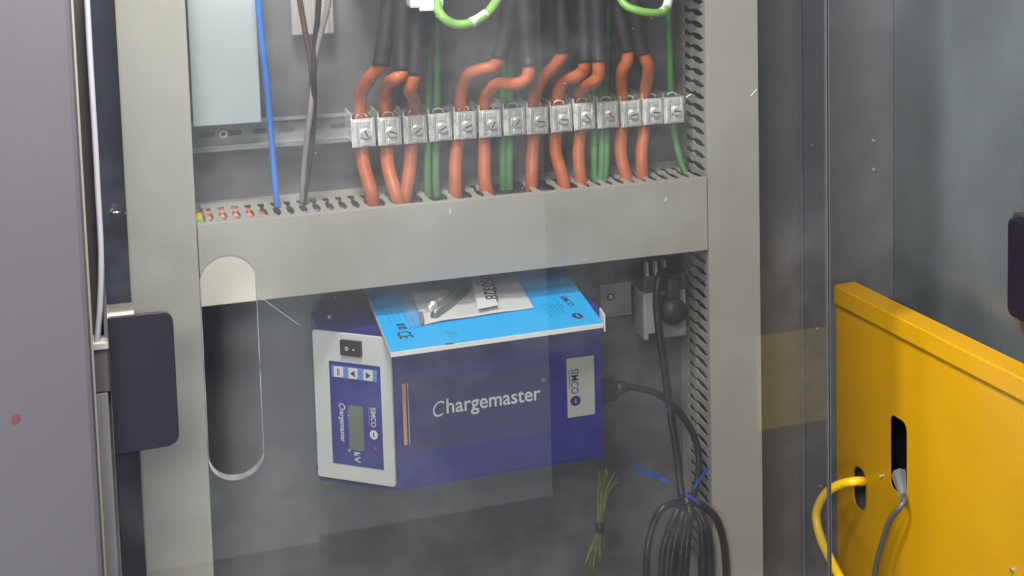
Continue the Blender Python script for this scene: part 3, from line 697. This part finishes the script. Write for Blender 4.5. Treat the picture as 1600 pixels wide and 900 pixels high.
obj('lower_profile', box(-.0893, -.0795, -.104, -.078, ZB, -.1190, .001), 'profile', fr)
obj('lower_block', box(-.0893, -.0775, -.1045, -.078, -.1188, -.0808, .001), 'darkgap', fr)
obj('bracket', box(-.0893, -.0765, -.1060, -.078, -.0806, -.0745, .0008), 'trim', fr)
settle(fr)
tag(obj('white_gasket', tube(bmesh.new(), [at(*q) for q in ((133, -60, -.1), (136, 0, -.1), (142, 110, -.1), (149, 225, -.1), (153, 300, -.1), (157, 370, -.1), (158, 420, -.1), (156, 480, -.1), (152, 530, -.1), (151, 548, -.1))], .0024, 10), 'gasket', None, True), 'white cord gasket running down beside the mauve door to a white bracket', 'gasket')

# ------------------------------------------------------------------ socket, plug, cords
br = thing('angle_bracket', (.42, .10, -.146), 'small steel angle bracket with one screw hole, right of the booklet', 'bracket')
sheet('bracket_plate', [rect(.4034, .4375, -.1625, -.1290), circ(.4145, -.1440, .0044)], .0015, FRONT(.0880), 'rail', br)
obj('bracket_foot', box(.4034, .4375, .0865, .1000, -.1655, -.1630), 'rail', br)
bm = bmesh.new(); cyl(bm, (.4145, .0900, -.1440), (.4145, .0889, -.1440), .0043, None, 14); scr = obj('screw', bm, 'darkhole', br)  # dark disc colours in the shade of the bracket hole
bm = bmesh.new(); cyl(bm, (.4150, .0889, -.1440), (.4150, .0876, -.1440), .0022, None, 12); obj('screw_head', bm, 'zinc', scr)
settle(br)
so = thing('power_socket', (.467, .10, -.19), 'grey power socket on the back plate under the duct, black plug in it', 'socket')
obj('socket_body', box(.4440, .4930, .0620, .1000, -.1910, -.1370, .003), 'socket', so)
obj('socket_cap', box(.4440, .4930, .0600, .0900, -.1368, -.1180, .002), 'paint', so)
bm = box(.4490, .4590, .0605, .0622, -.1900, -.1830, .0008); obj('rail_latch', bm, 'darkhole', so)
for k in range(3): obj('terminal_pin', box(.4475 + k * .010, .4500 + k * .010, .060, .070, -.1178, -.1020), 'zinc', so)
settle(so)
pg = thing('plug', (.472, .05, -.155), 'round black plug pushed into the grey socket', 'plug')
bm = bmesh.new(); cyl(bm, (.4725, .0618, -.1560), (.4725, .0380, -.1560), .0155, .0140, 28); obj('plug_body', bm, 'plug', pg, True)
obj('plug_stem', box(.4660, .4800, .0420, .0580, -.1430, -.1130, .004), 'plug', pg)
settle(pg)
tag(obj('power_cable', tube(bmesh.new(), [at(*q) for q in ((1046, 432, .046), (1036, 424, .040), (1028, 440, .034), (1026, 475, .03), (1030, 520, .03), (1038, 575, .03), (1047, 640, .03), (1057, 705, .025), (1063, 760, .015), (1068, 790, .005))], .0042, 12), 'black', None, True), 'black cord hanging from the plug straight down to the coil', 'cord', 'black power cords')
gc_ = thing('device_cord', tuple(at(960, 612, .0)), 'black cord from the purple box curving right and down to the coil', 'cord', 'black power cords')
c = at(943, 611, -.004)
XB = gen.location.x + (.3625 - .23) * 1.0309 + .0006
bm = box(XB, XB + .0170, -.015, .007, c.z - .0092, c.z + .0098, .002); obj('connector', bm, 'black', gc_)
bm = bmesh.new(); cyl(bm, (XB + .0165, -.004, c.z), (XB + .0290, -.004, c.z + .0015), .0090, .0058, 14); obj('boot', bm, 'black', gc_, True)
obj('cord_lead', tube(bmesh.new(), [(XB + .027, -.004, c.z + .0012)] + [at(*q) for q in ((1000, 607, -.003), (1024, 614, .0), (1048, 630, .004), (1070, 655, .010), (1086, 685, .014), (1092, 715, .014), (1090, 745, .012), (1082, 785, .005))], .0037, 12), 'black', gc_, True)
settle(gc_)
coil = thing('cord_coil', tuple(at(1075, 880, .0)), 'black brown coil of surplus cord bunched beside the right duct', 'cord')
loops = [
    [(1070, 788, .000), (1050, 787, -.004), (1030, 800, -.006), (1016, 835, -.006), (1010, 880, -.006), (1010, 960, -.006)],
    [(1072, 790, -.004), (1058, 800, -.010), (1044, 832, -.012), (1035, 870, -.012), (1032, 960, -.012)],
    [(1073, 788, -.004), (1066, 806, -.016), (1055, 845, -.018), (1049, 890, -.018), (1048, 960, -.018)],
    [(1074, 786, -.004), (1072, 810, -.016), (1066, 850, -.02), (1062, 900, -.02), (1060, 960, -.02)],
    [(1074, 786, -.004), (1078, 805, -.014), (1074, 850, -.018), (1071, 900, -.018), (1070, 960, -.018)],
    [(1078, 788, .002), (1094, 812, -.006), (1098, 850, -.008), (1098, 900, -.008), (1097, 960, -.008)],
    [(1080, 788, -.004), (1098, 808, -.012), (1108, 845, -.014), (1110, 900, -.014), (1110, 960, -.014)],
    [(1080, 786, .000), (1100, 792, -.004), (1120, 812, -.006), (1131, 850, -.006), (1135, 900, -.006), (1136, 960, -.006)],
    [(1066, 776, .006), (1070, 786, .000), (1062, 815, .0), (1054, 860, .0), (1052, 900, .0), (1052, 960, .0)]]
for L in loops: obj('loop', tube(bmesh.new(), [at(*q) for q in L], .0042, 12), 'brownblack', coil, True)
a = at(1076, 782, .0)
bm = bmesh.new(); cyl(bm, (a.x - .001, a.y, a.z - .006), (a.x - .001, a.y, a.z + .006), .0105, .0090, 14); obj('bunch', bm, 'brownblack', coil, True)
settle(coil)
for pts, lab in (
    ([(991, 726, .02), (1004, 736, .02), (1018, 741, .02), (1032, 747, .02), (1046, 753, .015)], 'blue cable tie tail left of the black cords'),
    ([(1107, 732, .0), (1099, 741, -.002), (1090, 754, -.002), (1083, 764, .0)], 'blue cable tie tail pointing up right over the slotted duct'),
    ([(1070, 772, -.012), (1080, 777, -.013), (1090, 784, -.012), (1094, 789, -.008)], 'blue cable tie wrapped round the neck of the coil')):
    P = [at(*q) for q in pts]; bm = bmesh.new(); sp = spline(P, 6); prev = None
    for i, q in enumerate(sp):
        w = .0022; ring = [bm.verts.new(q + Vector(o)) for o in ((0, -.0006, w), (0, .0006, w), (0, .0006, -w), (0, -.0006, -w))]
        if prev:
            for k in range(4): bm.faces.new((prev[k], prev[(k + 1) % 4], ring[(k + 1) % 4], ring[k]))
        else: bm.faces.new(ring)
        prev = ring
    bm.faces.new(prev)
    tag(obj('cable_tie', bm, 'ziptie'), lab, 'cable tie', 'blue cable ties')
tw = thing('wire_offcuts', tuple(at(935, 890, .03)), 'small bundle of thin green yellow wires tied in the middle, below box', 'wires')
for k in range(9):
    u = (k - 4) / 4 + random.uniform(-.12, .12)
    tip = (949 + u * 19 + random.uniform(-4, 4), 722 + abs(u) * 14 + random.uniform(0, 22), .03 + .006 * random.random())
    P = [at(*tip), at(942 + u * 9 + random.uniform(-2, 2), 770, .03 + .004 * random.random()), at(937 + u * 3.5, 822, .03)]
    P += [at(932 + u * 7, 848, .028), at(927 + u * 14 + random.uniform(-3, 3), 872 + random.uniform(0, 22), .026)]
    obj('strand', tube(bmesh.new(), P, .0010, 6, 5), 'grassgreen', tw, True)
a = at(937, 822, .03); bm = bmesh.new(); cyl(bm, (a.x, a.y, a.z - .006), (a.x, a.y, a.z + .004), .0050, .0042, 10); obj('tie', bm, 'black', tw, True)
settle(tw)

# ------------------------------------------------------------------ yellow side panel
Q0 = at(1302, 455, -.09); P0 = at(1302, 455, .095); KY = (P0.y - CAMLOC.y) / (Q0.y - CAMLOC.y); P0.z = 0
zk = lambda z: CAMLOC.z + (z - CAMLOC.z) * KY
DY = Vector((0.07781, -0.99696, 0)).normalized()       # runs towards the viewer
# outward (towards the wiring, -x) must be u x v
YF = Face(P0 + DY.cross(Vector((0, 0, 1))) * 0, DY, (0, 0, 1))
if YF.n.x > 0: YF = Face(P0, -DY, (0, 0, 1)); SGN = -1
else: SGN = 1
q = lambda s: s * SGN
def R2(s0, s1, z0, z1, r):
    a, b = sorted((q(s0 * KY), q(s1 * KY))); return rrect(a, b, zk(z0), zk(z1), r)
yp = thing('yellow_guard', tuple(P0 + DY * .2 + Vector((0, 0, -.4))), 'bright yellow folded steel side panel with two oval cut-outs at right', 'panel')
LIP = .006
def yhit(px, py):
    r = right * (px - PX) + down * (py - PY) + fwd * F_PX; o = YF.o - YF.n * LIP
    p = CAMLOC + r * ((o - CAMLOC).dot(YF.n) / r.dot(YF.n)) - YF.o
    return p.dot(YF.u), p.z
def yp_at(px, py, h):
    r = right * (px - PX) + down * (py - PY) + fwd * F_PX; o = YF.o + YF.n * h
    return CAMLOC + r * ((o - CAMLOC).dot(YF.n) / r.dot(YF.n))
def yhole(x0, x1, y0, y1, r):
    (u0, z0), (u1, z1) = yhit(x0, y0), yhit(x1, y1)
    a, b = sorted((u0, u1)); return rrect(a, b, min(z0, z1), max(z0, z1), r)
face = [rect(*sorted((q(-.003), q(.43))), ZB, zk(-.1105)), yhole(1391, 1418, 645, 779, .011), yhole(1334, 1354, 724, 802, .013)]
link('panel_face', curve_mesh(face, .0015, YF, -LIP), 'yellow', yp)
bm = bmesh.new()
def ybox(bm, s0, s1, h0, h1, z0, z1, bev=0):
    vs = bmesh.ops.create_cube(bm, size=1.0)['verts']
    R = Matrix((YF.u, YF.v, YF.n)).transposed().to_4x4()
    a0, a1 = sorted((q(s0), q(s1)))
    R.translation = YF.p((a0 + a1) / 2, (z0 + z1) / 2, (h0 + h1) / 2)
    bmesh.ops.transform(bm, matrix=R @ Matrix.Diagonal((a1 - a0, z1 - z0, abs(h1 - h0), 1)), verts=vs)
    if bev:
        bmesh.ops.bevel(bm, geom=list({e for v in vs for e in v.link_edges}), offset=bev, segments=3, affect='EDGES')
ybox(bm, 0, .43, -.0290, .0, zk(-.1305), zk(-.1088), .0022)
obj('top_flange', bm, 'yellow', yp)
bm = bmesh.new(); ybox(bm, 0.001, .43, -.075, -.072, ZB, zk(-.132)); obj('shade_backing', bm, 'darkhole', yp)  # black sheet added so the cut-outs look dark inside
for spx, spy in ((1379, 743), (1583, 890)):
    bm = bmesh.new(); c0 = yp_at(spx, spy, -LIP + .0005); cyl(bm, c0, c0 + YF.n * .003, .0028, .0020, 10); obj('screw', bm, 'steel', yp)
settle(yp)


tag(obj('yellow_cable', tube(bmesh.new(), [yp_at(*a) for a in ((1353, 752, -.03), (1349, 752, -.004), (1335, 752, .014), (1312, 757, .025), (1290, 771, .034), (1277, 795, .04), (1276, 815, .042), (1284, 845, .045), (1299, 877, .047), (1315, 908, .05), (1335, 950, .052))], .0052, 12), 'yellowpvc', None, True), 'yellow cable looping out of the smaller oval cut-out', 'cable')
gcab = thing('grey_cable', tuple(yp_at(1410, 790, .01)), 'grey cable with pale plug hanging out of the larger oval cut-out', 'cable')
obj('lead', tube(bmesh.new(), [yp_at(*a) for a in ((1412, 774, -.004), (1413, 783, .003), (1405, 794, .010), (1390, 814, .014), (1380, 843, .015), (1370, 880, .016), (1362, 930, .016))], .0034, 10), 'cordgrey', gcab, True)
bm = bmesh.new(); cyl(bm, yp_at(1405, 742, -.016), yp_at(1413, 779, -.003), .0095, .0042, 8); obj('plug_shell', bm, 'profile', gcab)
settle(gcab)

# handle on the side wall
hd = thing('wall_handle', (.76, -.16, -.13), 'black upright handle plate at the right edge of the photo', 'handle')
def wall_pt(px, py, x=.7635):
    r = right * (px - PX) + down * (py - PY) + fwd * F_PX
    return CAMLOC + r * ((x - CAMLOC.x) / r.x)
c0 = wall_pt(1592, 330); c1 = wall_pt(1593, 488)
SW = Face((.7630, 0, 0), (0, -1, 0), (0, 0, 1))
u0 = -c0.y
sheet('handle_base', [rrect(u0, u0 + .11, c1.z, c0.z, .008)], .006, SW, 'switch', hd, .003, .001)
sheet('handle_grip', [rrect(u0 + .010, u0 + .10, c1.z + .004, c0.z - .004, .008)], .010, SW, 'latch', hd, .0105, .002)
settle(hd)
